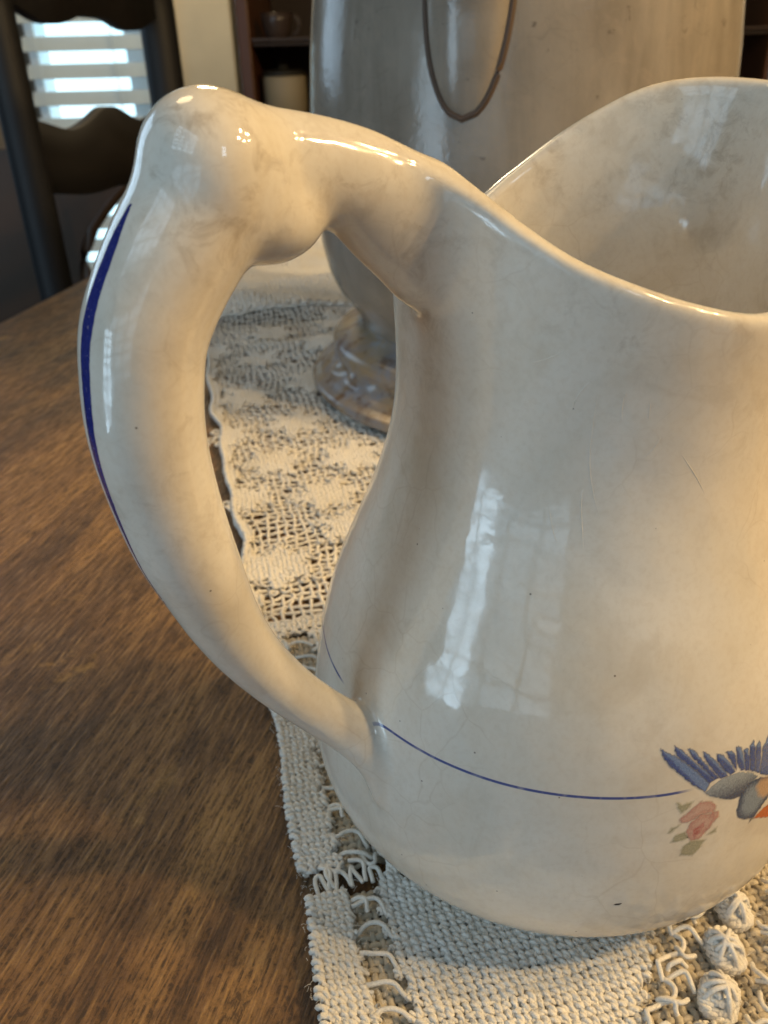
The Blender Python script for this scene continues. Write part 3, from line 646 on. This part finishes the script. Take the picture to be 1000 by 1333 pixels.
# ---------------------------------------------------------------- stoneware pitcher behind
jar = empty('stoneware_pitcher', (.028, .287, 0), 'large grey crazed stoneware pitcher standing on the runner behind the small one', 'pitcher')
jp = [(.0775, .034), (.080, .040), (.0845, .046), (.089, .052), (.0935, .062), (.0965, .075), (.098, .090), (.0987, .112), (.0985, .135), (.097, .158), (.0945, .180), (.090, .205), (.083, .230), (.076, .250), (.073, .268), (.076, .285), (.080, .295), (.0785, .2975), (.075, .295), (.071, .283), (.068, .268), (.071, .25), (.080, .226), (.090, .18), (.094, .11), (.085, .055), (.03, .047), (.001, .046)]
MB().lathe(jp, 128, False).build('body', STONE, jar, True)
fp = [(.098, .0008), (.1045, .0008), (.1058, .003), (.1050, .006), (.1005, .008), (.0965, .0115), (.0940, .0165), (.0930, .0205), (.0935, .0235), (.0915, .0265), (.086, .0290), (.0795, .0315), (.076, .0345)]
fz_ = np.concatenate([np.linspace(fp[k][1], fp[k+1][1], 5)[:-1] for k in range(len(fp)-1)]+[[fp[-1][1]]]); fr_ = np.concatenate([np.linspace(fp[k][0], fp[k+1][0], 5)[:-1] for k in range(len(fp)-1)]+[[fp[-1][0]]])
fr_ = np.convolve(np.pad(fr_, 2, 'edge'), [.1, .2, .4, .2, .1], 'valid'); fa = np.linspace(0, 2*np.pi, 361)[:-1]; FA, FZZ = np.meshgrid(fa, fz_)
band_ = np.exp(-((FZZ-.0150)/.0042)**4)                      # moulded scroll band between two plain rings
rel = .6*np.sin(14*FA+2.2*np.sin((FZZ-.015)*420+14*FA*.5))+.6*np.sin(28*FA-(FZZ-.015)*500)
FR = fr_[:, None]+band_*(-.0012+.0011*rel); n_ = len(fa); ii = np.arange(len(fz_)-1)[:, None]*n_; jj = np.arange(n_)[None]; j2 = (jj+1) % n_
foot = mesh_np('foot', np.stack([FR*np.cos(FA), FR*np.sin(FA), FZZ], -1).reshape(-1, 3), np.stack([ii+jj, ii+j2, ii+n_+j2, ii+n_+jj], -1).reshape(-1, 4), RIBBED, jar)
# handle: root pressed on the belly, then a strap rising clear of the wall
AZ = R_(249.5); e_ = np.array([math.cos(AZ), math.sin(AZ), 0]); l_ = np.array([-math.sin(AZ), math.cos(AZ), 0])
def jr(z): return np.interp(z, [p[1] for p in jp[:18]], [p[0] for p in jp[:18]])
hz = np.linspace(.137, .190, 26); secs = []; rootline_l = []; rootline_r = []
V = []; F = []
for i, z in enumerate(hz):
    u = i/25; w = .0165*math.sqrt(max(0, 1-(1-u)**2.4))+.0002; d = .0095*u**.7+.02*max(0, u-.62)**1.6
    for k in range(13):
        a = -1+2*k/12; off = a*w; rr = jr(z)
        V.append(e_*(math.sqrt(rr*rr-off*off)+d*(1-a*a)**.5*1.0-.0006)+l_*off+np.array([0, 0, z]))
    rootline_l.append(e_*(math.sqrt(jr(z)**2-w*w)-.0001)-l_*w+np.array([0, 0, z])); rootline_r.append(e_*(math.sqrt(jr(z)**2-w*w)-.0001)+l_*w+np.array([0, 0, z]))
for i in range(25):
    for k in range(12): F.append((i*13+k, i*13+k+1, (i+1)*13+k+1, (i+1)*13+k))
hdl = MB().add(V, F)
pz = [.188, .20, .222, .25, .272, .281, .279]; pr = [.1035, .112, .121, .122, .110, .094, .080]
strap = np.stack([np.interp(np.linspace(0, 6, 40), range(7), pr), np.interp(np.linspace(0, 6, 40), range(7), pz)], -1)
strap = np.apply_along_axis(lambda c: np.convolve(np.pad(c, 3, 'edge'), np.ones(7)/7, 'valid'), 0, strap)
hdl.tube([e_*r+np.array([0, 0, z]) for r, z in strap], .010, 14)
hdl.build('handle', STONE, jar, True)
MB().tube(rootline_l[::-1]+rootline_r[1:], .0013, 8).build('handle_seam', GROOVE, jar, True, label='brown cracked seam round the handle root')

# pale vessel at the right
vs = empty('grey_vase', (.365, .66, -.0045), 'pale grey vase barely in view behind the stoneware pitcher at right', 'vase')
MB().lathe([(.030, 0), (.034, .004), (.040, .03), (.050, .08), (.056, .13), (.054, .18), (.044, .22), (.036, .245), (.040, .262), (.037, .262), (.033, .245), (.040, .22), (.050, .18), (.050, .10), (.02, .02), (.001, .02)], 64).build('body', VASE, vs, True)
MB().lathe([(.0410, .2625), (.0425, .266), (.0400, .268), (.0370, .266), (.0372, .2625)], 64, False).build('rim', VASE, vs, True)

# ---------------------------------------------------------------- room behind
FZ = -.765
def struct(mb, name, mat, **k):
    o = mb.build(name, mat, None, **k); o['kind'] = 'structure'; return o
struct(MB().box(-3.2, 2.2, -1.6, 2.6, FZ-.02, FZ), 'floor', FLOOR)
wy = 2.08
struct(MB().box(-3.2, -.84, wy, wy+.12, FZ, 1.6).box(-.5, 2.2, wy, wy+.12, FZ, 1.6).box(-.84, -.5, wy, wy+.12, FZ, -.55).box(-.84, -.5, wy, wy+.12, .75, 1.6), 'wall', WALL)
win = empty('window', (-.74, wy, .1), 'daylit window with white slatted blind seen through the chair back', 'window')
f = MB().box(-.098, -.076, -.03, .09, -.65, .65).box(.128, .238, -.03, .09, -.65, .65).box(-.0755, .1275, -.03, .09, -.65, -.58).box(-.0755, .1275, -.03, .09, .58, .65)
f.build('frame', FRAME, win, bevel=.004)
MB().box(-.075, .127, .05, .056, -.579, .579).build('pane', PANE, win)
for k in range(21):
    o = MB().prism([(-.090, -.016), (.205, -.016), (.205, .016), (-.090, .016)], -.0012, .0012).build('blind_slat', BLIND, win); o.location = (0, -.075, -.57+k*.0555+.008); o.rotation_euler = (R_(-24), 0, 0)
for x in (-.05, .12): MB().tube([(x, -.102, -.6), (x, -.102, .6)], .0012, 5).build('blind_cord', BLIND, win)
struct(MB().box(-.455, -.335, 1.88, 1.95, FZ, 1.6), 'door_casing', CASING, bevel=.006)
struct(MB().box(-.475, -.456, 1.865, 1.95, FZ, 1.6), 'door_casing_moulding', CASING, bevel=.006)

cab = empty('china_cabinet', (0, 1.42, FZ), 'brown wooden cabinet with dark open shelves behind the stoneware pitcher', 'cabinet')
cz = -FZ
slab(-.262, -.240, 0, .36, 0, 1.6, 'side', CAB, cab, .004); slab(.62, .642, 0, .36, 0, 1.6, 'side', CAB, cab, .004)
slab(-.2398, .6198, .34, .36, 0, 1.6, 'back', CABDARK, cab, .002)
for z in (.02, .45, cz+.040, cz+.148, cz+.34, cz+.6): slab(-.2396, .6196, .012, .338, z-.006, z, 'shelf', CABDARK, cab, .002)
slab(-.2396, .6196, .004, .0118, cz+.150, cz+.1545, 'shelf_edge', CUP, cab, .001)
cup = empty('china_cup', (-.200, 1.47, .1485), 'pale pinkish cup on the cabinet shelf', 'cup')
MB().lathe([(.012, 0), (.016, .002), (.022, .012), (.026, .03), (.027, .042), (.025, .042), (.020, .012), (.001, .006)], 32).build('bowl', CUP, cup, True)
a = np.linspace(-1.4, 1.4, 12); MB().tube(np.stack([.025+.013*np.cos(a), 0*a, .024+.014*np.sin(a)], -1), .0025, 6).build('handle', CUP, cup, True)
bx = empty('cream_canister', (-.195, 1.475, .0405), 'squat cream canister low in the cabinet left of the stoneware pitcher', 'canister')
MB().lathe([(.036, 0), (.038, .002), (.038, .054), (.036, .057), (.001, .057)], 40).build('body', BOX, bx, True)
MB().lathe([(.0385, .0575), (.0385, .0625), (.030, .0655), (.008, .067), (.008, .073), (.001, .074)], 40).build('lid', TIN, bx, True)

chair = empty('ladder_back_chair', (0, 0, FZ), 'dark ladder back chair with wavy slats at the far side of the table', 'chair')
p1 = np.array([-.329, .593]); p2 = np.array([-.268, .875])
def post(name, p, w, top):
    d = (p2-p1)/np.linalg.norm(p2-p1); n_ = np.array([-d[1], d[0]])
    mb = MB(); hs_ = [0, .40, .55, .75, .95, top]; rk_ = [w*.45, w*.5, w*.5, w*.5, w*.48, w*.40]
    V, F = tubes([np.stack([np.full(6, p[0]), np.full(6, p[1]), hs_], -1)], [np.array(rk_)], 14); return mb.add(V, F.tolist()+[tuple(range(14))[::-1], tuple(range(5*14, 6*14))])
post('post', p1, .030, 1.03).build('post', DARKWOOD, chair, True); post('post', p2, .040, 1.03).build('post', DARKWOOD, chair, True)
def chslat(name, zb, zt, mat):
    n = 40; u = np.linspace(.03, .97, n); th = .007; d = p2-p1; nn = np.array([-d[1], d[0]])/np.linalg.norm(d); V = []; F = []
    for i in range(n):
        c = p1+d*u[i]; b, t_ = zb(u[i]), zt(u[i])
        for o_, z in ((-th, b), (th, b), (th, t_), (-th, t_)): q = c+nn*o_; V.append((q[0], q[1], z))
    for i in range(n-1):
        for k in range(4): F.append((i*4+k, i*4+(k+1) % 4, (i+1)*4+(k+1) % 4, (i+1)*4+k))
    F += [(0, 1, 2, 3)[::-1], tuple((n-1)*4+k for k in range(4))]
    return MB().add(V, F).build(name, mat, chair, True)
def wav(u, k): return .007*math.cos((u-.5)*2*math.pi*2.0)-.006*math.exp(-((u-.5)/.09)**2)*k
z0 = -FZ
chslat('top_rail', lambda u: z0+.186-.013*u+wav(u, 1), lambda u: z0+.275+.03*math.sin(math.pi*u), DARKWOOD)
chslat('slat', lambda u: z0+.050-.034*u+.3*wav(u, -.6), lambda u: z0+.103-.012*u+.8*wav(u, -1.0), SLATWOOD)
chslat('slat', lambda u: z0-.20+wav(u, -.6), lambda u: z0-.10+wav(u, -1), SLATWOOD)
d = p2-p1; nn = np.array([-d[1], d[0]])/np.linalg.norm(d)
c0 = p1-nn*0; q = [p1+nn*.02, p2+nn*.02, p2+nn*.40+d*.06, p1+nn*.40-d*.06]
MB().add([(*a_, .43) for a_ in q]+[(*a_, .46) for a_ in q], [(3, 2, 1, 0), (4, 5, 6, 7), (0, 1, 5, 4), (1, 2, 6, 5), (2, 3, 7, 6), (3, 0, 4, 7)]).build('seat', DARKWOOD, chair, bevel=.006)
for a_ in (p1+nn*.37-d*.03, p2+nn*.37+d*.03): MB().tube([(*a_, 0), (*a_, .43)], .017, 12).build('leg', DARKWOOD, chair, True)

bent = empty('armchair', (-.55, 1.08, FZ), 'brown wooden armchair with curved back edge half hidden behind the ladder back chair', 'chair', R_(8))
ed = [(.175, .765), (.155, .752), (.135, .735), (.115, .715), (.095, .692), (.080, .665), (.072, .63), (.070, .59), (.075, .55), (.09, .50), (.10, .46)]
MB().prism([(-.28, .46), (-.30, .62), (-.26, .76), (-.12, .80), (.06, .80), (.176, .79)]+ed, -.012, .012).build('back_panel', BENT, bent)
MB().tube([(x+.004, 0, z) for x, z in ed], .011, 10).build('back_edge', BENT, bent, True)
MB().box(-.30, .16, -.02, .44, .425, .459).build('seat', BENT, bent, bevel=.01)
for x, y in ((-.27, .01), (.13, .01), (-.27, .41), (.13, .41)): MB().tube([(x, y, 0), (x, y, .425)], .02, 10).build('leg', BENT, bent, True)
